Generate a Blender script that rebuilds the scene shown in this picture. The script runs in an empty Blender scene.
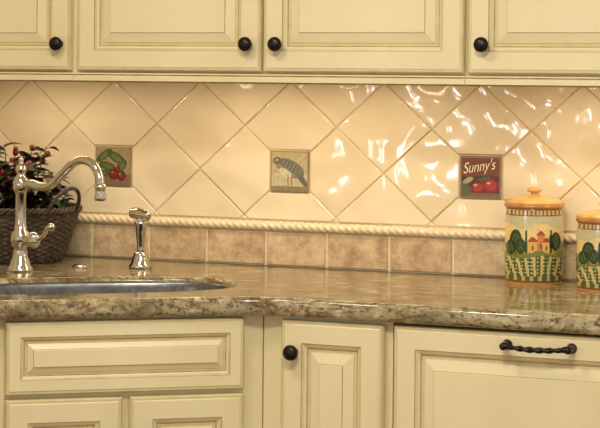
import bpy, bmesh, math, random
from mathutils import Vector, Matrix
random.seed(7)
scene = bpy.context.scene
COL = scene.collection
try:
    scene.view_settings.view_transform = 'Standard'
except Exception:
    pass

def lin(c):
    out = []
    for v in c[:3]:
        v = v / 255.0
        out.append(v / 12.92 if v <= 0.04045 else ((v + 0.055) / 1.055) ** 2.4)
    return tuple(out) + (1.0,)

# ---------------------------------------------------------------- materials
def new_mat(name):
    m = bpy.data.materials.new(name)
    m.use_nodes = True
    nt = m.node_tree
    b = nt.nodes['Principled BSDF']
    return m, nt, b

def mat_noise(name, c1, c2, rough=0.5, metal=0.0, scale=20, bump=0.0, bscale=None, detail=3, coat=0.0, stretch=(1, 1, 1)):
    m, nt, b = new_mat(name)
    tc = nt.nodes.new('ShaderNodeTexCoord')
    mp = nt.nodes.new('ShaderNodeMapping'); mp.inputs['Scale'].default_value = stretch
    nt.links.new(tc.outputs['Object'], mp.inputs['Vector'])
    n = nt.nodes.new('ShaderNodeTexNoise'); n.inputs['Scale'].default_value = scale; n.inputs['Detail'].default_value = detail
    nt.links.new(mp.outputs[0], n.inputs['Vector'])
    r = nt.nodes.new('ShaderNodeValToRGB')
    r.color_ramp.elements[0].position = 0.35; r.color_ramp.elements[0].color = lin(c1)
    r.color_ramp.elements[1].position = 0.65; r.color_ramp.elements[1].color = lin(c2)
    nt.links.new(n.outputs['Fac'], r.inputs[0])
    nt.links.new(r.outputs[0], b.inputs['Base Color'])
    b.inputs['Roughness'].default_value = rough
    b.inputs['Metallic'].default_value = metal
    b.inputs['Coat Weight'].default_value = coat
    if bump > 0:
        n2 = nt.nodes.new('ShaderNodeTexNoise'); n2.inputs['Scale'].default_value = bscale or scale; n2.inputs['Detail'].default_value = 2
        nt.links.new(mp.outputs[0], n2.inputs['Vector'])
        bp = nt.nodes.new('ShaderNodeBump'); bp.inputs['Strength'].default_value = 1.0; bp.inputs['Distance'].default_value = bump
        nt.links.new(n2.outputs['Fac'], bp.inputs['Height'])
        nt.links.new(bp.outputs[0], b.inputs['Normal'])
    return m

M_CREAM = mat_noise('cream_paint', (220, 209, 168), (226, 216, 178), 0.36, scale=6, stretch=(1, 1, .3))
M_GLAZE = mat_noise('umber_glaze', (150, 122, 74), (178, 152, 102), 0.45, scale=30)
M_GLAZE2 = mat_noise('light_glaze', (202, 187, 142), (210, 196, 153), 0.42, scale=30)
M_DARKGAP = mat_noise('cabinet_gap', (96, 78, 48), (110, 90, 58), 0.7, scale=20)
M_BRONZE = mat_noise('oil_rubbed_bronze', (26, 21, 19), (42, 34, 30), 0.35, metal=0.6, scale=60)
M_NICKEL = mat_noise('polished_nickel', (200, 196, 188), (212, 208, 200), 0.11, metal=1.0, scale=10)
M_STEEL = mat_noise('brushed_steel', (104, 106, 108), (128, 130, 132), 0.28, metal=0.9, scale=40, stretch=(1, 12, 1))
M_GROUT = mat_noise('grout', (196, 178, 142), (208, 190, 154), 0.85, scale=80)
M_GROUTL = mat_noise('pale_grout', (220, 206, 176), (230, 216, 188), 0.85, scale=80)
M_WALL = mat_noise('wall_paint', (206, 190, 158), (212, 197, 166), 0.8, scale=10)
M_CEIL = mat_noise('ceiling_paint', (235, 230, 218), (240, 236, 226), 0.85, scale=10)
M_ROPE = mat_noise('rope_ceramic', (216, 196, 160), (228, 210, 176), 0.3, scale=60)
M_BASKET = mat_noise('dark_wicker', (46, 36, 30), (88, 72, 58), 0.6, scale=90, bump=0.001)
M_SOIL = mat_noise('soil', (40, 28, 20), (60, 44, 30), 0.9, scale=60)
M_LEAF = mat_noise('leaf_green', (22, 36, 18), (56, 78, 34), 0.4, scale=25)
M_LEAFD = mat_noise('leaf_dark', (30, 16, 20), (66, 26, 30), 0.45, scale=25)
M_BERRY = mat_noise('berry_red', (96, 10, 12), (140, 22, 18), 0.3, scale=40)
M_CERY = mat_noise('ochre_glaze', (198, 152, 78), (214, 172, 102), 0.25, scale=25, coat=0.3)
M_CERR = mat_noise('terracotta_glaze', (160, 98, 48), (184, 118, 62), 0.25, scale=25, coat=0.3)
M_CREAMTXT = mat_noise('cream_lettering', (226, 212, 174), (234, 222, 190), 0.4, scale=40)
M_FLOOR = mat_noise('floor_wood', (120, 84, 52), (150, 108, 70), 0.4, scale=8, stretch=(1, 10, 1))

def mat_attr(name, rough=0.25, coat=0.0, spec=0.5, noise=0.12):
    m, nt, b = new_mat(name)
    a = nt.nodes.new('ShaderNodeAttribute'); a.attribute_name = 'Col'
    tc = nt.nodes.new('ShaderNodeTexCoord')
    n = nt.nodes.new('ShaderNodeTexNoise'); n.inputs['Scale'].default_value = 160; n.inputs['Detail'].default_value = 3
    nt.links.new(tc.outputs['Object'], n.inputs['Vector'])
    mr = nt.nodes.new('ShaderNodeMapRange'); mr.inputs[3].default_value = 1 - noise * 2; mr.inputs[4].default_value = 1 + noise * 2
    nt.links.new(n.outputs['Fac'], mr.inputs[0])
    mx = nt.nodes.new('ShaderNodeVectorMath'); mx.operation = 'SCALE'
    nt.links.new(a.outputs['Color'], mx.inputs[0]); nt.links.new(mr.outputs[0], mx.inputs['Scale'])
    nt.links.new(mx.outputs[0], b.inputs['Base Color'])
    b.inputs['Roughness'].default_value = rough
    b.inputs['Coat Weight'].default_value = coat
    return m
M_PAINT = mat_attr('hand_painted_ceramic', 0.22, 0.3)
M_DECO = mat_attr('painted_relief_tile', 0.35, 0.2, noise=0.2)

# glossy wavy field tile
def mk_tile():
    m, nt, b = new_mat('glossy_cream_tile')
    at = nt.nodes.new('ShaderNodeAttribute'); at.attribute_name = 'rnd'
    tc = nt.nodes.new('ShaderNodeTexCoord')
    sc = nt.nodes.new('ShaderNodeVectorMath'); sc.operation = 'SCALE'; sc.inputs['Scale'].default_value = 9.0
    nt.links.new(at.outputs['Color'], sc.inputs[0])
    ad = nt.nodes.new('ShaderNodeVectorMath'); ad.operation = 'ADD'
    nt.links.new(tc.outputs['Object'], ad.inputs[0]); nt.links.new(sc.outputs[0], ad.inputs[1])
    n = nt.nodes.new('ShaderNodeTexNoise'); n.inputs['Scale'].default_value = 10; n.inputs['Detail'].default_value = 1.0; n.inputs['Roughness'].default_value = 0.3
    nt.links.new(ad.outputs[0], n.inputs['Vector'])
    bp = nt.nodes.new('ShaderNodeBump'); bp.inputs['Distance'].default_value = 0.016
    nt.links.new(n.outputs['Fac'], bp.inputs['Height'])
    nt.links.new(bp.outputs[0], b.inputs['Normal'])
    n2 = nt.nodes.new('ShaderNodeTexNoise'); n2.inputs['Scale'].default_value = 5
    nt.links.new(ad.outputs[0], n2.inputs['Vector'])
    r = nt.nodes.new('ShaderNodeValToRGB')
    r.color_ramp.elements[0].position = 0.3; r.color_ramp.elements[0].color = lin((224, 206, 172))
    r.color_ramp.elements[1].position = 0.7; r.color_ramp.elements[1].color = lin((234, 218, 186))
    nt.links.new(n2.outputs['Fac'], r.inputs[0]); nt.links.new(r.outputs[0], b.inputs['Base Color'])
    b.inputs['Roughness'].default_value = 0.09
    return m
M_TILE = mk_tile()

def mk_trav():
    m, nt, b = new_mat('tumbled_travertine')
    at = nt.nodes.new('ShaderNodeAttribute'); at.attribute_name = 'rnd'
    tc = nt.nodes.new('ShaderNodeTexCoord')
    sc = nt.nodes.new('ShaderNodeVectorMath'); sc.operation = 'SCALE'; sc.inputs['Scale'].default_value = 9.0
    nt.links.new(at.outputs['Color'], sc.inputs[0])
    ad = nt.nodes.new('ShaderNodeVectorMath'); ad.operation = 'ADD'
    nt.links.new(tc.outputs['Object'], ad.inputs[0]); nt.links.new(sc.outputs[0], ad.inputs[1])
    n = nt.nodes.new('ShaderNodeTexNoise'); n.inputs['Scale'].default_value = 26; n.inputs['Detail'].default_value = 8; n.inputs['Roughness'].default_value = 0.75
    nt.links.new(ad.outputs[0], n.inputs['Vector'])
    r = nt.nodes.new('ShaderNodeValToRGB')
    r.color_ramp.elements[0].position = 0.33; r.color_ramp.elements[0].color = lin((168, 147, 118))
    r.color_ramp.elements[1].position = 0.66; r.color_ramp.elements[1].color = lin((238, 222, 194))
    e = r.color_ramp.elements.new(.5); e.color = lin((210, 192, 162))
    nt.links.new(n.outputs['Fac'], r.inputs[0])
    mx = nt.nodes.new('ShaderNodeMix'); mx.data_type = 'RGBA'; mx.blend_type = 'MULTIPLY'; mx.inputs[0].default_value = 0.9
    nt.links.new(r.outputs[0], mx.inputs[6])
    rr = nt.nodes.new('ShaderNodeValToRGB')
    rr.color_ramp.elements[0].color = lin((222, 204, 186)); rr.color_ramp.elements[1].color = lin((255, 254, 248))
    sp = nt.nodes.new('ShaderNodeSeparateColor'); nt.links.new(at.outputs['Color'], sp.inputs[0])
    nt.links.new(sp.outputs[0], rr.inputs[0]); nt.links.new(rr.outputs[0], mx.inputs[7])
    nt.links.new(mx.outputs[2], b.inputs['Base Color'])
    b.inputs['Roughness'].default_value = 0.6
    bp = nt.nodes.new('ShaderNodeBump'); bp.inputs['Distance'].default_value = 0.002
    nt.links.new(n.outputs['Fac'], bp.inputs['Height']); nt.links.new(bp.outputs[0], b.inputs['Normal'])
    return m
M_TRAV = mk_trav()

def mk_granite():
    m, nt, b = new_mat('polished_granite')
    tc = nt.nodes.new('ShaderNodeTexCoord')
    mp = nt.nodes.new('ShaderNodeMapping'); mp.inputs['Rotation'].default_value = (0, 0, math.radians(-28)); mp.inputs['Scale'].default_value = (.7, 1.2, 1.2)
    nt.links.new(tc.outputs['Object'], mp.inputs['Vector'])
    def noise(scale, det, rough=0.6, dist=0.0):
        n = nt.nodes.new('ShaderNodeTexNoise'); n.inputs['Scale'].default_value = scale; n.inputs['Detail'].default_value = det
        n.inputs['Roughness'].default_value = rough; n.inputs['Distortion'].default_value = dist
        nt.links.new(mp.outputs[0], n.inputs['Vector']); return n
    n1 = noise(21, 10, 0.76, 0.7)
    r1 = nt.nodes.new('ShaderNodeValToRGB'); e = r1.color_ramp.elements
    e[0].position = 0.33; e[0].color = lin((80, 69, 48))
    e[1].position = 0.70; e[1].color = lin((212, 200, 166))
    x = e.new(0.44); x.color = lin((134, 121, 90))
    x = e.new(0.56); x.color = lin((172, 159, 124))
    nt.links.new(n1.outputs['Fac'], r1.inputs[0])
    n2 = noise(110, 3, 0.7)
    r2 = nt.nodes.new('ShaderNodeValToRGB'); r2.color_ramp.elements[0].position = 0.37; r2.color_ramp.elements[0].color = (.1, .1, .1, 1)
    r2.color_ramp.elements[1].position = 0.46; r2.color_ramp.elements[1].color = (1, 1, 1, 1)
    nt.links.new(n2.outputs['Fac'], r2.inputs[0])
    mx = nt.nodes.new('ShaderNodeMix'); mx.data_type = 'RGBA'
    nt.links.new(r2.outputs[0], mx.inputs[0]); mx.inputs[6].default_value = lin((80, 67, 48)); nt.links.new(r1.outputs[0], mx.inputs[7])
    n3 = noise(5, 6, 0.6, 2.0)
    r3 = nt.nodes.new('ShaderNodeValToRGB'); e = r3.color_ramp.elements
    e[0].position = 0.465; e[0].color = (0, 0, 0, 1); e[1].position = 0.535; e[1].color = (0, 0, 0, 1)
    x = e.new(0.5); x.color = (0.8, 0.8, 0.8, 1)
    nt.links.new(n3.outputs['Fac'], r3.inputs[0])
    m2 = nt.nodes.new('ShaderNodeMix'); m2.data_type = 'RGBA'
    nt.links.new(r3.outputs[0], m2.inputs[0]); nt.links.new(mx.outputs[2], m2.inputs[6]); m2.inputs[7].default_value = lin((98, 66, 38))
    nt.links.new(m2.outputs[2], b.inputs['Base Color'])
    b.inputs['Roughness'].default_value = 0.14
    return m
M_GRANITE = mk_granite()

# ---------------------------------------------------------------- mesh helpers
def link(o):
    COL.objects.link(o); return o

def obj_from_bm(name, bm, mats, smooth=False):
    me = bpy.data.meshes.new(name)
    bmesh.ops.recalc_face_normals(bm, faces=bm.faces)
    bm.to_mesh(me); bm.free()
    for m in mats: me.materials.append(m)
    if smooth:
        for p in me.polygons: p.use_smooth = True
    return link(bpy.data.objects.new(name, me))

def add_box(bm, x0, x1, y0, y1, z0, z1, mi=0):
    vs = [bm.verts.new(p) for p in ((x0, y0, z0), (x1, y0, z0), (x1, y1, z0), (x0, y1, z0), (x0, y0, z1), (x1, y0, z1), (x1, y1, z1), (x0, y1, z1))]
    fs = []
    for f in ((0, 1, 5, 4), (1, 2, 6, 5), (2, 3, 7, 6), (3, 0, 4, 7), (4, 5, 6, 7), (3, 2, 1, 0)):
        fc = bm.faces.new([vs[i] for i in f]); fc.material_index = mi; fs.append(fc)
    return fs

def bevel(o, w, seg=2, ang=35):
    md = o.modifiers.new('bevel', 'BEVEL'); md.width = w; md.segments = seg; md.limit_method = 'ANGLE'; md.angle_limit = math.radians(ang)
    return o

def box_obj(name, b, mat, bv=0):
    bm = bmesh.new(); add_box(bm, *b)
    o = obj_from_bm(name, bm, [mat])
    if bv: bevel(o, bv)
    return o

def lathe(name, prof, mat, seg=48, axis='Z', smooth=True, loc=(0, 0, 0)):
    bm = bmesh.new(); rings = []
    for r, z in prof:
        if r < 1e-6:
            rings.append([bm.verts.new((0, 0, z))])
        else:
            rings.append([bm.verts.new((r * math.cos(2 * math.pi * i / seg), r * math.sin(2 * math.pi * i / seg), z)) for i in range(seg)])
    for a, b in zip(rings, rings[1:]):
        for i in range(seg):
            j = (i + 1) % seg
            if len(a) == 1 and len(b) == 1: continue
            if len(a) == 1: bm.faces.new((a[0], b[i], b[j]))
            elif len(b) == 1: bm.faces.new((a[i], a[j], b[0]))
            else: bm.faces.new((a[i], a[j], b[j], b[i]))
    if axis == '-Y':
        bmesh.ops.rotate(bm, verts=bm.verts, cent=(0, 0, 0), matrix=Matrix.Rotation(math.radians(90), 3, 'X'))
    bmesh.ops.translate(bm, verts=bm.verts, vec=loc)
    return obj_from_bm(name, bm, [mat], smooth)

def catmull(pts, n=8):
    P = [Vector(p) for p in pts]
    P = [P[0] * 2 - P[1]] + P + [P[-1] * 2 - P[-2]]
    out = []
    for i in range(1, len(P) - 2):
        for k in range(n):
            t = k / n
            a, b, c, d = P[i - 1], P[i], P[i + 1], P[i + 2]
            out.append(0.5 * ((2 * b) + (c - a) * t + (2 * a - 5 * b + 4 * c - d) * t * t + (3 * b - a - 3 * c + d) * t ** 3))
    out.append(P[-2]); return out

def tube_bm(bm, pts, rad, seg=16, n=8, smooth_path=True, closed_ends=True, mi=0):
    path = catmull(pts, n) if smooth_path else [Vector(p) for p in pts]
    N = len(path)
    def rr(i):
        if not isinstance(rad, (list, tuple)): return rad
        t = i / (N - 1) * (len(rad) - 1); k = min(int(t), len(rad) - 2); f = t - k
        return rad[k] * (1 - f) + rad[k + 1] * f
    tan = (path[1] - path[0]).normalized()
    up = Vector((0, 0, 1)) if abs(tan.z) < 0.9 else Vector((1, 0, 0))
    nrm = (up - tan * up.dot(tan)).normalized()
    rings = []
    for i, p in enumerate(path):
        if i == 0: t = (path[1] - path[0])
        elif i == N - 1: t = path[-1] - path[-2]
        else: t = path[i + 1] - path[i - 1]
        t = t.normalized()
        nrm = (nrm - t * nrm.dot(t)).normalized()
        bn = t.cross(nrm)
        r = rr(i)
        rings.append([bm.verts.new(p + nrm * (r * math.cos(2 * math.pi * k / seg)) + bn * (r * math.sin(2 * math.pi * k / seg))) for k in range(seg)])
    for a, b in zip(rings, rings[1:]):
        for i in range(seg):
            j = (i + 1) % seg
            f = bm.faces.new((a[i], a[j], b[j], b[i])); f.material_index = mi
    if closed_ends:
        for rg in (rings[0], rings[-1]):
            f = bm.faces.new(rg); f.material_index = mi

def tube(name, pts, rad, mat, **kw):
    bm = bmesh.new(); tube_bm(bm, pts, rad, **kw)
    return obj_from_bm(name, bm, [mat], True)

def thing(name, label, category, loc=(0, 0, 0), rot=0.0):
    e = bpy.data.objects.new(name, None); e.empty_display_size = 0.05
    e.location = loc; e.rotation_euler = (0, 0, rot)
    link(e); e['label'] = label; e['category'] = category
    return e

def child(o, parent, name=None, loc=None, label=None):
    o.parent = parent
    if name: o.name = name
    if loc is not None: o.location = loc
    if label: o['label'] = label
    return o

def structure(o, name):
    o.name = name; o['kind'] = 'structure'; return o

# raised-panel front; local x 0..w, z 0..h, front toward -y
DOOR_R = [(0, 0, 0), (0, -.015, 0), (.003, -.019, 2), (.0075, -.019, 2), (.0095, -.0205, 0), (.046, -.0205, 0), (.047, -.0185, 1), (.052, -.017, 2),
          (.056, -.013, 0), (.0580, -.0115, 1), (.0635, -.0115, 2), (.0650, -.013, 2), (.086, -.0185, 0), (.087, -.0205, 1), (.0885, -.021, 0)]
def front_mesh(name, w, h, rings, field=0):
    bm = bmesh.new(); prev = None; last = None
    for (ins, d, mi) in rings:
        vs = [bm.verts.new(p) for p in ((ins, d, ins), (w - ins, d, ins), (w - ins, d, h - ins), (ins, d, h - ins))]
        if prev is None:
            bm.faces.new(vs[::-1])
        else:
            for i in range(4):
                j = (i + 1) % 4
                f = bm.faces.new((prev[i], prev[j], vs[j], vs[i])); f.material_index = mi
        prev = vs
    f = bm.faces.new(prev); f.material_index = 0
    return obj_from_bm(name, bm, [M_CREAM, M_GLAZE, M_GLAZE2])

KNOB = [(0.0, 0), (.008, 0), (.009, .002), (.0065, .005), (.0055, .012), (.009, .015), (.0150, .018), (.0163, .022), (.015, .027), (.009, .031), (0, .0325)]
def knob(parent, loc):
    o = lathe('knob', KNOB, M_BRONZE, 28, '-Y')
    child(o, parent, 'knob', loc, 'dark oil-rubbed bronze mushroom knob'); return o

# ---------------------------------------------------------------- room
BX0, BX1 = -0.92, 2.4
structure(box_obj('w', (BX0 - .1, BX1, 0, .1, 0, 2.44), M_WALL), 'wall_back')
structure(box_obj('w', (BX0 - .1, BX0, -6.0, 0, 0, 2.44), M_WALL), 'wall_left')
structure(box_obj('w', (BX0 - .1, BX1, -6.0, .1, -.05, 0), M_FLOOR), 'floor')
structure(box_obj('w', (BX0 - .1, BX1, -6.0, .1, 2.44, 2.5), M_CEIL), 'ceiling')

# ---------------------------------------------------------------- backsplash tiles
def clip(poly, nx, nz, c):   # keep nx*x+nz*z >= c
    out = []
    for i in range(len(poly)):
        a = poly[i]; b = poly[(i + 1) % len(poly)]
        da = nx * a[0] + nz * a[1] - c; db = nx * b[0] + nz * b[1] - c
        if da >= 0: out.append(a)
        if (da >= 0) != (db >= 0):
            t = da / (da - db); out.append((a[0] + (b[0] - a[0]) * t, a[1] + (b[1] - a[1]) * t))
    return out
def inset(poly, g):
    area = sum(poly[i][0] * poly[(i + 1) % len(poly)][1] - poly[(i + 1) % len(poly)][0] * poly[i][1] for i in range(len(poly)))
    if area < 0: poly = poly[::-1]
    res = poly[:]
    for i in range(len(poly)):
        a = poly[i]; b = poly[(i + 1) % len(poly)]
        dx, dz = b[0] - a[0], b[1] - a[1]; L = math.hypot(dx, dz)
        if L < 1e-6: continue
        nx, nz = -dz / L, dx / L
        res = clip(res, nx, nz, nx * a[0] + nz * a[1] + g)
        if len(res) < 3: return []
    return res

HX, HZ = .1185, .1075
DX0, DZ0 = -.020, 1.142       # a decorative tile sits on this lattice corner
DECO = [(DX0 - 4 * HX, DZ0), (DX0, DZ0), (DX0 + 4 * HX, DZ0)]
DH = .0505
ZB, ZT = 1.024, 1.45
bm = bmesh.new(); lay = bm.loops.layers.float_color.new('rnd')
for i in range(-12, 16):
    for j in range(-3, 5):
        if (i + j) % 2 == 0: continue      # tile centres
        cx, cz = DX0 + i * HX, DZ0 + j * HZ
        poly = [(cx - HX, cz), (cx, cz - HZ), (cx + HX, cz), (cx, cz + HZ)]
        for dx, dz in DECO + [(DX0 + 8 * HX, DZ0)]:
            if abs(cx - dx) < 1e-4 and abs(abs(cz - dz) - HZ) < 1e-4:
                s = 1 if cz > dz else -1
                poly = clip(poly, 0, s, s * (dz + s * DH))
            elif abs(cz - dz) < 1e-4 and abs(abs(cx - dx) - HX) < 1e-4:
                s = 1 if cx > dx else -1
                poly = clip(poly, s, 0, s * (dx + s * DH))
        poly = clip(poly, 1, 0, BX0 + .002) if poly else []
        poly = clip(poly, -1, 0, -1.62) if poly else []
        poly = clip(poly, 0, 1, ZB) if poly else []
        poly = clip(poly, 0, -1, -ZT) if poly else []
        if len(poly) < 3: continue
        poly = inset(poly, .0011)
        if len(poly) < 3: continue
        tx, tz = random.uniform(-.016, .016), random.uniform(-.016, .016)
        fr = [bm.verts.new((x, -.0085 + (x - cx) * tx + (z - cz) * tz, z)) for x, z in poly]
        bk = [bm.verts.new((x, -.001, z)) for x, z in poly]
        col = (random.random(), random.random(), random.random(), 1)
        faces = [bm.faces.new(fr), bm.faces.new(bk[::-1])]
        for k in range(len(fr)):
            q = (k + 1) % len(fr); faces.append(bm.faces.new((fr[q], fr[k], bk[k], bk[q])))
        for f in faces:
            for l in f.loops: l[lay] = col
o = obj_from_bm('trim_1', bm, [M_TILE]); bevel(o, .003, 3); structure(o, 'trim_1')
# grout bed
structure(box_obj('g', (BX0 + .001, 1.62, -.0058, -.0002, 1.0, 1.46), M_GROUT), 'trim_2')
structure(box_obj('g', (BX0 + .001, 1.62, -.0085, -.0002, .915, .9995), M_GROUTL), 'trim_5')

# travertine course
bm = bmesh.new(); lay = bm.loops.layers.float_color.new('rnd')
x = .077 - .1565 * 7
while x < 1.6:
    a, b = max(x + .0028, BX0 + .002), min(x + .1565 - .0028, 1.62)
    if b - a > .01:
        col = (random.random(), random.random(), random.random(), 1)
        for f in add_box(bm, a, b, -.0118 - random.uniform(0, .0012), -.001, .917, .9965):
            for l in f.loops: l[lay] = col
    x += .1565
o = obj_from_bm('trim_3', bm, [M_TRAV]); bevel(o, .003, 3); structure(o, 'trim_3')

# rope moulding
bm = bmesh.new(); rings = []; NS = 900; SG = 20
for s in range(NS + 1):
    X = BX0 + .002 + (1.618 - BX0) * s / NS
    rg = []
    for k in range(SG):
        th = 2 * math.pi * k / SG
        r = .0105 * (1 + .26 * (abs(math.cos(1.5 * (th - 2 * math.pi * X / .054))) - .6))
        rg.append(bm.verts.new((X, -.0115 + r * math.cos(th), 1.0105 + r * math.sin(th))))
    rings.append(rg)
for a, b in zip(rings, rings[1:]):
    for k in range(SG):
        q = (k + 1) % SG; bm.faces.new((a[k], a[q], b[q], b[k]))
bm.faces.new(rings[0]); bm.faces.new(rings[-1])
structure(obj_from_bm('rope', bm, [M_ROPE], True), 'trim_4')

# ---------------------------------------------------------------- decorative painted tiles
def ell(x, y, cx, cy, rx, ry, ang=0):
    c, s = math.cos(ang), math.sin(ang)
    dx, dy = x - cx, y - cy
    u, v = dx * c + dy * s, -dx * s + dy * c
    return (u / rx) ** 2 + (v / ry) ** 2
def p_berries(x, y):
    c = (150, 132, 100)
    if y < .3: c = (128, 106, 80)
    for cx, cy, rx, ry, a in ((.25, .78, .26, .10, .6), (.6, .72, .28, .12, -.5), (.35, .5, .25, .11, -.3), (.75, .5, .2, .1, .9), (.2, .3, .2, .08, .3)):
        e = ell(x, y, cx, cy, rx, ry, a)
        if e < 1: c = (68, 82, 46) if e > .35 else (94, 110, 62)
    for cx, cy, r in ((.52, .3, .14), (.74, .26, .13), (.62, .46, .09)):
        e = ell(x, y, cx, cy, r, r)
        if e < 1: c = (96, 30, 24) if e > .4 else (128, 46, 34)
        if ell(x, y, cx - .04, cy + .05, .03, .03) < 1: c = (190, 140, 120)
    return c
def p_fish(x, y):
    c = (178, 162, 124) if y > .40 + .06 * math.sin(x * 9) else (188, 176, 142)
    if y < .14: c = (136, 122, 88)
    e = ell(x, y, .52, .58, .40, .20, -.42)
    if e < 1: c = (112, 108, 92) if (x + y * 1.6) > 1.30 or e > .7 else (142, 138, 120)
    if ell(x, y, .50, .66, .30, .09, -.5) < 1: c = (98, 95, 82) if math.sin(60 * (x - .5 * y)) > -.2 else (128, 124, 106)
    if ell(x, y, .40, .46, .20, .09, -.5) < 1: c = (202, 192, 164)
    if ell(x, y, .17, .76, .12, .09, .2) < 1: c = (104, 101, 90)
    if 0 < x < .10 and abs(y - .74) < .03 * (x / .10): c = (160, 128, 70)
    if ell(x, y, .17, .78, .02, .02) < 1: c = (220, 214, 190)
    if ell(x, y, .84, .30, .20, .07, -.9) < 1: c = (100, 98, 86)
    for lx in (.46, .56):
        if abs(x - lx) < .012 and .16 < y < .42: c = (120, 98, 64)
    if x < .03 or x > .97 or y > .97: c = (140, 122, 86)
    return c
def p_crate(x, y):
    c = (112, 50, 30) if y > .52 else (70, 38, 27)
    if y < .12: c = (118, 92, 58)
    if ell(x, y, .12, .2, .14, .2, .3) < 1: c = (78, 92, 48)
    if ell(x, y, .2, .42, .14, .06, .5) < 1: c = (160, 150, 104)
    for cx, cy, rx, ry, a in ((.44, .25, .18, .13, .3), (.76, .3, .2, .17, 0)):
        e = ell(x, y, cx, cy, rx, ry, a)
        if e < 1: c = (132, 28, 22) if e > .45 else (166, 46, 34)
        if ell(x, y, cx - .06, cy + .06, .05, .03) < 1: c = (214, 150, 120)
    if ell(x, y, .6, .46, .16, .035, .2) < 1: c = (72, 90, 46)
    if y > .95 or y < .04 or x < .04 or x > .96: c = (132, 104, 70)
    return c
def painted_plate(fn, n=80, size=.097, th=.011):
    bm = bmesh.new(); lay = bm.loops.layers.float_color.new('Col')
    g = [[bm.verts.new((-size / 2 + size * i / n, -th, -size / 2 + size * j / n)) for i in range(n + 1)] for j in range(n + 1)]
    for j in range(n):
        for i in range(n):
            f = bm.faces.new((g[j][i], g[j][i + 1], g[j + 1][i + 1], g[j + 1][i]))
            c = lin(fn((i + .5) / n, (j + .5) / n))
            for l in f.loops: l[lay] = c
    edge = [g[0][i] for i in range(n + 1)] + [g[j][n] for j in range(1, n + 1)] + [g[n][i] for i in range(n - 1, -1, -1)] + [g[j][0] for j in range(n - 1, 0, -1)]
    back = [bm.verts.new((v.co.x, -.0054, v.co.z)) for v in edge]
    c = lin((150, 128, 96))
    for k in range(len(edge)):
        q = (k + 1) % len(edge)
        f = bm.faces.new((edge[q], edge[k], back[k], back[q]))
        for l in f.loops: l[lay] = c
    f = bm.faces.new(back[::-1])
    for l in f.loops: l[lay] = c
    return obj_from_bm('decorative_tile', bm, [M_DECO])
labs = ["small painted backsplash tile with green leaves and red cherries",
        "small painted backsplash tile with a grey bird on tan",
        "small dark red backsplash tile with cream lettering and red fruit"]
for (dx, dz), fn, lb in zip(DECO, (p_berries, p_fish, p_crate), labs):
    root = thing('decorative_tile', lb, 'tile', (dx, 0, dz))
    pl = painted_plate(fn); child(pl, root, 'tile_face')
    if fn is p_crate:
        cu = bpy.data.curves.new('lettering', 'FONT'); cu.body = "Sunny's"; cu.size = .0305; cu.extrude = .0006; cu.align_x = 'CENTER'; cu.shear = .45
        cu.offset = -.0001
        to = bpy.data.objects.new('t', cu); COL.objects.link(to)
        bpy.context.view_layer.update()
        me = bpy.data.meshes.new_from_object(to.evaluated_get(bpy.context.evaluated_depsgraph_get()))
        bpy.data.objects.remove(to)
        me.materials.clear(); me.materials.append(M_CREAMTXT)
        t2 = link(bpy.data.objects.new('lettering', me))
        child(t2, root, 'lettering', (-.003, -.0112, .013)); t2.rotation_euler = (math.radians(90), math.radians(-9), 0)
        t2.scale = (.86, 1.15, 1)
        t2['label'] = "cream slanted lettering reading Sunny's"

# ---------------------------------------------------------------- worktop frame: diagonal corner section
BSH = .008
ANG = math.radians(36)
CX, CY = .147 + BSH, -.575
ca, sa = math.cos(ANG), math.sin(ANG)
def L2W(x, y): return (CX + x * ca - y * sa, CY + x * sa + y * ca)
def W2L(X, Y): return ((X - CX) * ca + (Y - CY) * sa, -(X - CX) * sa + (Y - CY) * ca)

def superell(cx, cy, a, b, n=64, e=2.7):
    pts = []
    for k in range(n):
        t = 2 * math.pi * k / n; c, s = math.cos(t), math.sin(t)
        pts.append((cx + a * math.copysign(abs(c) ** (2 / e), c), cy + b * math.copysign(abs(s) ** (2 / e), s)))
    return pts
SKX, SKY, SKA, SKB = -.340, .241, .330, .164
BV = .013
CT, CB = .914, .8745
outer = [(1.60, -.61 + BV)]
c0 = Vector((.158 + BSH - BV * .32, -.61 + BV)); d1 = Vector((1, 0)); d2 = Vector((-ca, -sa))
R = .09
p0 = c0 + d1 * R; p2 = c0 + d2 * R
for k in range(9):
    t = k / 8; p = p0 * (1 - t) ** 2 + c0 * 2 * t * (1 - t) + p2 * t ** 2; outer.append((p.x, p.y))
q = c0 + d2 * .60
outer += [(q.x, q.y), (q.x, -1.6), (BX0 + BV + .001, -1.6), (BX0 + BV + .001, -.012 - BV), (1.60, -.012 - BV)]
def curve_mesh(loops, ext, bev):
    cu = bpy.data.curves.new('ct', 'CURVE'); cu.dimensions = '2D'; cu.fill_mode = 'BOTH'
    for pts in loops:
        sp = cu.splines.new('POLY'); sp.points.add(len(pts) - 1)
        for p, (x, y) in zip(sp.points, pts): p.co = (x, y, 0, 1)
        sp.use_cyclic_u = True
    cu.extrude = ext; cu.bevel_depth = bev; cu.bevel_resolution = 5
    to = bpy.data.objects.new('t', cu); COL.objects.link(to); bpy.context.view_layer.update()
    me = bpy.data.meshes.new_from_object(to.evaluated_get(bpy.context.evaluated_depsgraph_get()))
    bpy.data.objects.remove(to); return me
me = curve_mesh([outer, [L2W(x, y) for x, y in superell(SKX, SKY, SKA + .008, SKB + .008)]], (CT - CB) / 2 - BV + .0001, BV)
me.materials.clear(); me.materials.append(M_GRANITE)
for v in me.vertices: v.co.z += (CT + CB) / 2
for p in me.polygons: p.use_smooth = abs(p.normal.z) < .999
ct = link(bpy.data.objects.new('granite_countertop', me))
ct['label'] = 'polished beige and brown granite worktop with rounded edge'; ct['category'] = 'countertop'

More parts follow.
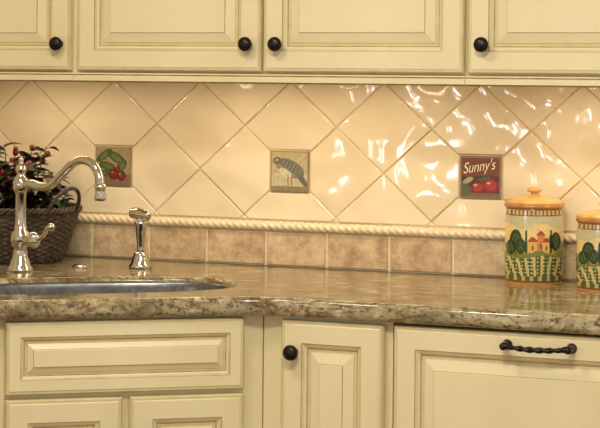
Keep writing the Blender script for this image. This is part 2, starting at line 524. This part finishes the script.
# sink bowl
root = thing('kitchen_sink', 'stainless steel undermount sink bowl set in the granite worktop', 'sink', L2W(SKX, SKY) + (0.70,), ANG)
bm = bmesh.new(); rings = []
RA, RB = SKA + .008 - BV - .0015, SKB + .008 - BV - .0015
prof = [(-.004, .160, 0), (-.001, .1995, 0), (.001, .2035, 0), (.005, .2035, 0), (.007, .199, 0), (.009, .19, 0), (.014, .10, 0), (.022, .035, 0), (.036, .012, 0), (.06, .003, 0)]
for ins, z, _ in prof:
    rings.append([bm.verts.new((x, y, z)) for x, y in superell(0, 0, RA - max(ins, 0), RB - max(ins, 0), 64, 2.7)])
for rr_, z in ((.06, 0), (.045, -.001), (.042, -.010)):
    rings.append([bm.verts.new((rr_ * math.cos(2 * math.pi * k / 64), rr_ * math.sin(2 * math.pi * k / 64), z)) for k in range(64)])
for a, b in zip(rings, rings[1:]):
    for k in range(64):
        bm.faces.new((a[k], a[(k + 1) % 64], b[(k + 1) % 64], b[k]))
bm.faces.new(rings[-1])
sb = obj_from_bm('bowl', bm, [M_STEEL], True); child(sb, root, 'bowl')
dr = lathe('drain', [(0, .002), (.02, .002), (.03, .004), (.038, .002), (.038, 0)], M_NICKEL, 32); child(dr, root, 'drain_strainer', (0, 0, -.004))

# ---------------------------------------------------------------- base cabinets
TOPZ = CB - .001
root = thing('sink_base_cabinet', 'cream glazed corner base cabinet with drawer front and two doors', 'cabinet', (CX, CY, 0), ANG)
foot = [(0, 0), (-.56, 0)] + [W2L(*p) for p in ((BX0 + .01, L2W(-.56, 0)[1]), (BX0 + .01, -.014), (CX, -.014))]
bm = bmesh.new()
def wall_seg(bm, a, b, z0, z1, th=.018):
    a = Vector(a); b = Vector(b); d = (b - a).normalized(); n = Vector((d.y, -d.x)) * th
    P = [a, b, b + n, a + n]
    vs = [bm.verts.new((p.x, p.y, z0)) for p in P] + [bm.verts.new((p.x, p.y, z1)) for p in P]
    for f in ((0, 1, 5, 4), (1, 2, 6, 5), (2, 3, 7, 6), (3, 0, 4, 7), (4, 5, 6, 7), (3, 2, 1, 0)): bm.faces.new([vs[i] for i in f])
for i in range(len(foot)):
    wall_seg(bm, foot[i], foot[(i + 1) % len(foot)], .10, TOPZ)
vs = [bm.verts.new((x, y, .10)) for x, y in foot]; vt = [bm.verts.new((x, y, .118)) for x, y in foot]
bm.faces.new(vs); bm.faces.new(vt)
body = obj_from_bm('body', bm, [M_CREAM]); child(body, root, 'body')
tk = box_obj('toe_kick', (-.55, -.02, .06, .075, 0, .10), M_DARKGAP); child(tk, root, 'toe_kick')
DR_R = [(0, 0, 0), (0, -.015, 0), (.003, -.019, 2), (.007, -.019, 2), (.009, -.0205, 0), (.030, -.0205, 0), (.031, -.0185, 1), (.035, -.017, 2), (.0375, -.013, 0), (.039, -.0115, 1), (.043, -.0115, 2), (.0445, -.013, 2), (.0555, -.018, 0), (.0563, -.0205, 1), (.0575, -.021, 0)]
d = front_mesh('drawer', .490, .1475, DR_R); child(d, root, 'drawer', (-.533, -.001, .7215))
d.name = 'drawer_front'
for x0, kx in ((-.533, .215), (-.2805, .022)):
    dd = front_mesh('door', .2375, .584, DOOR_R); child(dd, root, 'door', (x0, -.001, .128))
    knob(dd, (kx, -.0205, .50))

def base_cab(label, x0, x1, doors, knobside, drawer=False):
    root = thing('base_cabinet', label, 'cabinet', (x0, -.575, 0))
    W = x1 - x0
    bm = bmesh.new(); add_box(bm, 0, W, 0, .555, .10, TOPZ)
    b = obj_from_bm('body', bm, [M_CREAM]); child(b, root, 'body')
    child(box_obj('toe_kick', (.002, W - .002, .06, .075, 0, .10), M_DARKGAP), root, 'toe_kick')
    for (a, c), ks in zip(doors, knobside):
        dd = front_mesh('door', c - a, .739, DOOR_R); child(dd, root, 'door', (a - x0, -.001, .128))
        knob(dd, (.031 if ks < 0 else (c - a) - .031, -.0205, .675))
    return root
base_cab('narrow cream glazed base cabinet with one door beside the dishwasher', CX + .003, .434 + BSH, [(.196 + BSH, .419 + BSH)], [-1])
base_cab('cream glazed base cabinet with two raised-panel doors', 1.046 + BSH, 1.60, [(1.08, 1.33), (1.335, 1.58)], [1, -1])
root = thing('base_cabinet', 'cream glazed base cabinet on the return run by the side wall', 'cabinet', (-.345, -1.59, 0), math.radians(90))
bm = bmesh.new(); add_box(bm, 0, .62, 0, .555, .10, TOPZ)
child(obj_from_bm('body', bm, [M_CREAM]), root, 'body')
child(box_obj('toe_kick', (.002, .618, .06, .075, 0, .10), M_DARKGAP), root, 'toe_kick')
for a, ks in ((.03, .25), (.325, .025)):
    dd = front_mesh('door', .28, .737, DOOR_R); child(dd, root, 'door', (a, -.001, .128)); knob(dd, (ks, -.0205, .675))

# dishwasher with matching panel
root = thing('dishwasher', 'built-in dishwasher with cream glazed panel and dark iron bar handle', 'dishwasher', (.4365 + BSH, -.575, 0))
bm = bmesh.new(); add_box(bm, 0, .607, .002, .555, .10, TOPZ - .003)
child(obj_from_bm('body', bm, [M_DARKGAP]), root, 'body')
child(box_obj('toe_kick', (.002, .605, .06, .075, 0, .10), M_DARKGAP), root, 'toe_kick')
dp = front_mesh('door', .598, .742, DOOR_R); child(dp, root, 'door', (.0045, 0, .127), 'cream raised-panel dishwasher front')
bm = bmesh.new()
hl = .0695
rings = []; N = 90; SG = 12
for s in range(N + 1):
    t = -1 + 2 * s / N; X = t * (hl - .012)
    rad = .0040 + .0014 * (1 - t * t)
    rg = []
    for k in range(SG):
        th = 2 * math.pi * k / SG
        r = rad * (1 + .20 * math.cos(2 * (th - X * 160)))
        rg.append(bm.verts.new((X, -.030 - .004 * (1 - t * t) + r * math.cos(th), -.003 * (1 - t * t) + r * math.sin(th))))
    rings.append(rg)
for a, b in zip(rings, rings[1:]):
    for k in range(SG): bm.faces.new((a[k], a[(k + 1) % SG], b[(k + 1) % SG], b[k]))
bm.faces.new(rings[0]); bm.faces.new(rings[-1])
for s in (-1, 1):
    tube_bm(bm, [(s * (hl - .016), -.030, 0), (s * (hl - .008), -.030, .001), (s * (hl - .004), -.018, .001), (s * (hl - .004), 0, 0)], [.006, .0065, .006, .008], seg=12)
    m = Matrix.Translation((s * (hl - .005), -.003, 0)) @ Matrix.Rotation(math.radians(90), 4, 'X')
    bmesh.ops.create_cone(bm, cap_ends=True, segments=20, radius1=.0105, radius2=.008, depth=.006, matrix=m)
    m = Matrix.Translation((s * (hl - .005), -.031, 0))
    bmesh.ops.create_uvsphere(bm, u_segments=14, v_segments=10, radius=.0078, matrix=m)
hd = obj_from_bm('handle', bm, [M_BRONZE], True); child(hd, dp, 'handle', (.302, -.0205, .718), 'dark twisted wrought-iron bar handle')

# ---------------------------------------------------------------- upper cabinets
def upper(label, x0, x1, doors, knobs):
    root = thing('wall_cabinet', label, 'cabinet', (x0, -.33, 1.372))
    W = x1 - x0
    bm = bmesh.new(); add_box(bm, 0, W, 0, .322, 0, .76)
    child(obj_from_bm('body', bm, [M_CREAM]), root, 'body')
    bm = bmesh.new()
    pr = [(.004, .001), (-.018, .001), (-.021, -.002), (-.019, -.005), (-.022, -.008), (-.022, -.017), (-.018, -.0205), (.004, -.0205)]
    A = [bm.verts.new((0, y, z)) for y, z in pr]; B = [bm.verts.new((W, y, z)) for y, z in pr]
    for i in range(len(pr)):
        q = (i + 1) % len(pr); f = bm.faces.new((A[i], A[q], B[q], B[i])); f.material_index = 1 if i in (2, 5) else 0
    bm.faces.new(A); bm.faces.new(B)
    child(obj_from_bm('light_rail', bm, [M_CREAM, M_GLAZE]), root, 'light_rail')
    for (a, c), k in zip(doors, knobs):
        dd = front_mesh('door', c - a, .74, DOOR_R); child(dd, root, 'door', (a - x0, -.001, .006))
        knob(dd, (k - a, -.0205, .061))
upper('cream glazed wall cabinet with raised-panel door in the corner', BX0 + .006, -.4205, [(-.885, -.432)], [-.456])
upper('cream glazed wall cabinet with two raised-panel doors above the backsplash', -.4195, .5185, [(-.414, .0465), (.0525, .515)], [.019, .090])
upper('cream glazed wall cabinet with raised-panel doors above the canisters', .5195, 1.46, [(.5235, .985), (.99, 1.452)], [.560, 1.42])

# ---------------------------------------------------------------- faucet
FX, FY = -.532, -.393
root = thing('kitchen_faucet', 'polished nickel traditional faucet with curved spout beside the sink', 'faucet', (FX, FY, CT))
body = lathe('body', [(0, 0), (.030, 0), (.031, .004), (.027, .010), (.0235, .016), (.0225, .024), (.018, .032), (.0155, .05), (.0165, .056), (.0215, .062), (.023, .075), (.021, .088), (.0145, .096), (.0125, .112), (.0125, .178), (.0155, .184), (.0185, .190), (.0185, .206), (.0155, .214), (.0105, .219), (.009, .225), (.0125, .231), (.0135, .237), (.0105, .244), (.0055, .248), (.0045, .252), (.0062, .257), (.0045, .263), (0, .265)], M_NICKEL)
child(body, root, 'body')
ax, ay = .968, -.25
def sp(r, z): return (r * ax, r * ay, z)
spout = tube('spout', [sp(.010, .200), sp(.035, .201), (sp(.064, .197)), sp(.096, .203), sp(.132, .230), sp(.168, .256), sp(.200, .262), sp(.228, .250), sp(.243, .226), sp(.247, .203)],
             [.0115, .0115, .0105, .010, .0098, .0096, .0095, .0095, .0098, .0105], M_NICKEL, seg=20)
child(spout, root, 'spout')
nz = lathe('spout_nozzle', [(0, -.022), (.0115, -.022), (.0135, -.018), (.0135, -.010), (.0115, -.006), (.0115, .004), (.014, .008), (.013, .013), (.0100, .016), (0, .016)], M_NICKEL, 28)
child(nz, root, 'spout_nozzle', sp(.2475, .195))
bm = bmesh.new()
hx, hy = .93, -.36
def hp(r, z): return (r * hx, r * hy, z)
tube_bm(bm, [hp(.012, .072), hp(.030, .072), hp(.046, .072)], [.012, .013, .013], seg=18)
tube_bm(bm, [hp(.046, .060), hp(.048, .072), hp(.048, .086), hp(.049, .093)], [.012, .0165, .0135, .006], seg=18)
tube_bm(bm, [hp(.050, .080), hp(.066, .078), hp(.084, .088), hp(.098, .105), hp(.108, .108)], [.0058, .0048, .0048, .0062, .0085], seg=14)
bmesh.ops.create_uvsphere(bm, u_segments=16, v_segments=12, radius=.0095, matrix=Matrix.Translation(hp(.110, .108)))
child(obj_from_bm('lever_handle', bm, [M_NICKEL], True), root, 'lever_handle')

# side sprayer
root = thing('side_sprayer', 'polished nickel side spray standing on the granite worktop', 'sprayer', (-.318, -.203, CT))
child(lathe('base', [(0, 0), (.027, 0), (.0285, .004), (.026, .010), (.022, .015), (.0205, .023), (.0165, .033), (.014, .039), (0, .039)], M_NICKEL), root, 'base')
child(lathe('handle', [(0, .036), (.0095, .037), (.0085, .045), (.0095, .06), (.0125, .085), (.0125, .098), (.0145, .104), (.015, .110), (0, .112)], M_NICKEL, 28), root, 'handle')
bm = bmesh.new()
tube_bm(bm, [(-.026, .004, .129), (-.010, .002, .1285), (.006, -.001, .126), (.022, -.004, .122)], [.0125, .0145, .0130, .0105], seg=20)
tube_bm(bm, [(0, 0, .104), (0, 0, .116), (0, 0, .126)], [.012, .0105, .011], seg=16)
tube_bm(bm, [(.006, 0, .135), (.018, -.003, .134), (.026, -.006, .126)], [.004, .0045, .003], seg=10)
child(obj_from_bm('spray_head', bm, [M_NICKEL], True), root, 'spray_head')

root = thing('sink_hole_cap', 'small round nickel cap on the worktop behind the sink', 'cap', (-.450, -.25, CT))
child(lathe('cap', [(0, 0), (.021, 0), (.022, .003), (.019, .006), (.010, .009), (0, .0095)], M_NICKEL), root, 'cap_disc')

# ---------------------------------------------------------------- basket with plant
BKX, BKY = -.672, -.172
root = thing('woven_basket', 'dark brown round woven basket with hoop handles on the worktop', 'basket', (BKX, BKY, CT))
bm = bmesh.new(); NS = 144; NR = 44; H = .125
def brad(t): return .108 + .044 * t ** .8
rings = []
for j in range(NR + 1):
    t = j / NR; row = j // 2
    rg = []
    for i in range(NS):
        th = 2 * math.pi * i / NS
        r = brad(t) + .0035 * math.sin(th * 24 + (math.pi if (row % 2) else 0)) * (1 if j % 2 else .2)
        rg.append(bm.verts.new((r * math.cos(th), r * math.sin(th), .001 + H * t)))
    rings.append(rg)
for t in (1.0, .5, .05):
    rings.append([bm.verts.new(((brad(t) - .010) * math.cos(2 * math.pi * i / NS), (brad(t) - .010) * math.sin(2 * math.pi * i / NS), .001 + H * t)) for i in range(NS)])
for a, b in zip(rings, rings[1:]):
    for i in range(NS): bm.faces.new((a[i], a[(i + 1) % NS], b[(i + 1) % NS], b[i]))
bm.faces.new(rings[0]); bm.faces.new(rings[-1])
sh = obj_from_bm('woven_side', bm, [M_BASKET], True); child(sh, root, 'woven_side')
bm = bmesh.new()
for ph in range(3):
    pts = []
    for i in range(241):
        th = 2 * math.pi * i / 240; a = th * 22 + ph * 2.094
        r = .155 - .004 + .005 * math.cos(a)
        pts.append((r * math.cos(th), r * math.sin(th), H + .003 + .005 * math.sin(a)))
    tube_bm(bm, pts, .0042, seg=6, smooth_path=False)
child(obj_from_bm('rim', bm, [M_BASKET], True), root, 'rim')
for ang in (math.radians(-14), math.radians(166)):
    c, s = math.cos(ang), math.sin(ang)
    pts = []
    for k in range(9):
        a = math.pi * k / 8
        w = .050 * math.cos(a); hgt = .056 * math.sin(a)
        rr = .150 + .030 * math.sin(a)
        pts.append((rr * c - w * s, rr * s + w * c, H + .002 + hgt))
    h = tube('handle', pts, .0048, M_BASKET, seg=8, n=5); child(h, root, 'handle')
plant = thing('potted_pepper_plant', 'leafy green and dark red plant growing inside the woven basket', 'plant', (BKX, BKY, CT + .012))
child(lathe('soil', [(0, 0), (.080, 0), (.108, .075), (.112, .095), (.06, .104), (0, .108)], M_SOIL, 40), plant, 'soil')
bm = bmesh.new()
def leaf(bm, base, d, L, W, mi):
    d = d.normalized(); side = d.cross(Vector((random.uniform(-.4, .4), random.uniform(-.4, .4), 1))).normalized()
    up = side.cross(d).normalized()
    rows = []
    for k in range(6):
        t = k / 5; w = W * math.sin(math.pi * min(1, t * .93 + .05)) * (1 - .25 * t)
        c = base + d * (L * t) - Vector((0, 0, 1)) * (L * .35 * t * t)
        rows.append((bm.verts.new(c - side * w + up * w * .35), bm.verts.new(c), bm.verts.new(c + side * w + up * w * .35)))
    for a, b in zip(rows, rows[1:]):
        for q in (0, 1):
            f = bm.faces.new((a[q], a[q + 1], b[q + 1], b[q])); f.material_index = mi
stems = []
for s in range(56):
    th = random.uniform(0, 2 * math.pi); r0 = random.uniform(0, .085)
    b0 = Vector((r0 * math.cos(th), r0 * math.sin(th), .09))
    hgt = random.uniform(.05, .155) * (1.15 if (r0 * math.cos(th)) < 0.02 else .85)
    lean = random.uniform(.01, .06)
    tip = b0 + Vector((lean * math.cos(th), lean * math.sin(th), hgt))
    mid = (b0 + tip) / 2 + Vector((0, 0, .01))
    tube_bm(bm, [b0, mid, tip], [.0022, .0018, .0012], seg=6, n=3, mi=0)
    stems.append((b0, tip))
    for l in range(13):
        t = random.uniform(.25, 1.05); p = b0.lerp(tip, t); a2 = random.uniform(0, 2 * math.pi)
        leaf(bm, p, Vector((math.cos(a2), math.sin(a2), random.uniform(-.1, .9))), random.uniform(.03, .055), random.uniform(.009, .015), 1 if random.random() < .6 else 0)
for b0, tip in stems:
    for k in range(3):
        p = tip + Vector((random.gauss(0, .018), random.gauss(0, .018), random.gauss(-.012, .016)))
        if p.x > .03 and random.random() < .85: continue
        if random.random() < .25: continue
        m = Matrix.Translation(p) @ Matrix.Diagonal((1, 1, random.uniform(1, 1.6), 1))
        r_ = bmesh.ops.create_uvsphere(bm, u_segments=10, v_segments=8, radius=random.uniform(.005, .009), matrix=m)
        for v in r_['verts']:
            for f in v.link_faces: f.material_index = 2
fo = obj_from_bm('foliage', bm, [M_LEAF, M_LEAFD, M_BERRY], True); child(fo, plant, 'foliage')

# ---------------------------------------------------------------- canisters
def canister_paint(s, v, seed):
    w = lambda k: math.sin(s * k + seed)
    if v > .955: return (168, 108, 54)
    if v > .90: return (96, 106, 104) if math.sin(s * 46) > .1 else (212, 178, 104)
    if v > .885: return (150, 90, 44)
    if v < .035: return (190, 138, 70)
    if v < .055: return (120, 74, 38)
    c = (222, 196, 132) if v < .78 else (204, 168, 96)
    if v > .76 + .04 * w(5): c = (190, 182, 148)
    hill = .56 + .05 * math.sin(s * 3 + seed)
    if v < hill: c = (140, 148, 126)
    if v < hill - .05: c = (176, 150, 72) if w(4) > 0 else (134, 138, 66)
    for hx, hw, hb, ht, wc in ((-.05, .16, .42, .56, (216, 166, 92)), (.22, .13, .44, .64, (200, 126, 66)), (.40, .10, .42, .55, (222, 180, 110))):
        if abs(s - hx) < hw and hb < v < ht: c = wc
        if ht <= v < ht + .06 and abs(s - hx) < (hw + .03) * (1 - (v - ht) / .08): c = (160, 70, 40)
        if abs(s - hx) < .022 and hb + .03 < v < hb + .09: c = (80, 50, 36)
    if v < .42 + .03 * math.sin(s * 7 + seed): c = (116, 122, 54)
    for tx, ty, rx, ry in ((-.62, .58, .20, .13), (-.45, .50, .16, .10), (-.78, .48, .15, .10), (.72, .56, .17, .12)):
        e = ell(s, v, tx, ty, rx, ry)
        if e < 1: c = (42, 60, 36) if e > .4 or math.sin(s * 60 + v * 50) > 0 else (78, 100, 52)
    for tx in (.56, -.27):
        if ell(s, v, tx, .56, .045, .16) < 1: c = (38, 54, 36)
    if abs(s + .62) < .02 and .38 < v < .48: c = (80, 54, 34)
    if v < .36 + .02 * w(4):
        k = (s * (1.2 - v) * 10 + v * 2)
        c = (204, 180, 112) if math.sin(k * 2.6) > .4 else (74, 92, 48)
        if math.sin(k * 2.6) <= .4 and math.sin(v * 130) > .5 and math.sin(s * 60) > 0: c = (208, 204, 168)
    if v < .12: c = (76, 90, 60) if math.sin(s * 22) > -.3 else (196, 166, 100)
    return c
def canister(loc, R, H, seed, label, face_ang):
    root = thing('ceramic_canister', label, 'canister', loc)
    NS, NR = 260, 120
    bm = bmesh.new(); lay = bm.loops.layers.float_color.new('Col'); rings = []
    for j in range(NR + 1):
        t = j / NR
        r = R * (.965 + .035 * math.sin(math.pi * t)) if .03 < t < .97 else R * (.955)
        rings.append([bm.verts.new((r * math.cos(2 * math.pi * i / NS), r * math.sin(2 * math.pi * i / NS), H * t)) for i in range(NS)])
    for j in range(NR):
        for i in range(NS):
            f = bm.faces.new((rings[j][i], rings[j][(i + 1) % NS], rings[j + 1][(i + 1) % NS], rings[j + 1][i]))
            a = (2 * math.pi * (i + .5) / NS - face_ang + math.pi) % (2 * math.pi) - math.pi
            if abs(a) > math.pi / 2: a = math.copysign(math.pi - abs(a), a)
            c = lin(canister_paint(math.sin(a), (j + .5) / NR, seed))
            for l in f.loops: l[lay] = c
    for rg in (rings[0], rings[-1]):
        f = bm.faces.new(rg)
        for l in f.loops: l[lay] = lin((200, 150, 80))
    child(obj_from_bm('jar', bm, [M_PAINT], True), root, 'jar')
    child(lathe('lid', [(0, 0), (R * .94, 0), (R * 1.0, .003), (R * 1.01, .008), (R * .98, .012), (R * .80, .016), (R * .5, .020), (R * .25, .0225), (R * .14, .024), (R * .13, .028), (R * .24, .031), (R * .26, .035), (R * .18, .040), (0, .042)], M_CERY), root, 'lid', (0, 0, H + .0005))
    child(lathe('lid_band', [(R * 1.0, .0), (R * 1.022, .002), (R * 1.022, .006), (R * 1.0, .008)], M_CERR), root, 'lid_band', (0, 0, H - .004))
fa = math.radians(-75)
canister((.602, -.084, CT), .0655, .172, .4, 'tall painted ceramic canister with farmhouse scene and ochre lid', fa)
canister((.781, -.150, CT), .0655, .150, 2.1, 'shorter painted ceramic canister with farmhouse scene and ochre lid', fa)

# ---------------------------------------------------------------- lights
def area(name, loc, rot, sx, sy, power, color=(1, 1, 1), spread=None):
    l = bpy.data.lights.new(name, 'AREA'); l.shape = 'RECTANGLE'; l.size = sx; l.size_y = sy; l.energy = power; l.color = color
    if spread: l.spread = spread
    o = bpy.data.objects.new(name, l); o.location = loc; o.rotation_euler = rot; link(o); return o
WARM = (1.0, .81, .57)
for i, (x0, x1) in enumerate(((-.80, -.45), (-.30, .40), (.60, 1.30))):
    r = thing('under_cabinet_light', 'slim warm light bar mounted under the wall cabinet', 'light', ((x0 + x1) / 2, -.20, 1.3655))
    child(box_obj('housing', (-(x1 - x0) / 2, (x1 - x0) / 2, -.02, .02, 0, .006), M_CEIL), r, 'housing')
    area('under_cabinet_lamp', ((x0 + x1) / 2, -.20, 1.364), (0, 0, 0), x1 - x0, .03, 1.8 * (x1 - x0) / .7, WARM)
area('ceiling_lamp', (.9, -2.3, 2.42), (math.radians(22), 0, 0), .5, .5, 51, (1, .92, .76))
area('ceiling_lamp', (-.1, -1.6, 2.42), (math.radians(15), 0, 0), .35, .35, 16, (1, .90, .73))
for yc in (-3.9, -5.0):
    area('window_daylight', (BX0 + .02, yc, 1.22), (0, math.radians(-90), 0), .34, .24, 14, (1, .98, .94))
w = bpy.data.worlds.new('World'); scene.world = w; w.use_nodes = True
w.node_tree.nodes['Background'].inputs[0].default_value = (1.0, .92, .77, 1)
w.node_tree.nodes['Background'].inputs[1].default_value = .66

# ---------------------------------------------------------------- camera
cam = bpy.data.cameras.new('camera'); cam.sensor_width = 36; cam.lens = 1900 / 600 * 36
cam.shift_y = -134 / 600
cam.clip_end = 50
co = bpy.data.objects.new('camera', cam); link(co)
th = math.radians(22)
f = Vector((-math.sin(th), math.cos(th), 0)); u = Vector((0, 0, 1)); r = f.cross(u)
rho = .010
r2 = r * math.cos(rho) + u * math.sin(rho); u2 = -r * math.sin(rho) + u * math.cos(rho)
co.matrix_world = Matrix(((r2.x, u2.x, -f.x, 1.703), (r2.y, u2.y, -f.y, -4.214), (r2.z, u2.z, -f.z, 1.361), (0, 0, 0, 1)))
scene.camera = co
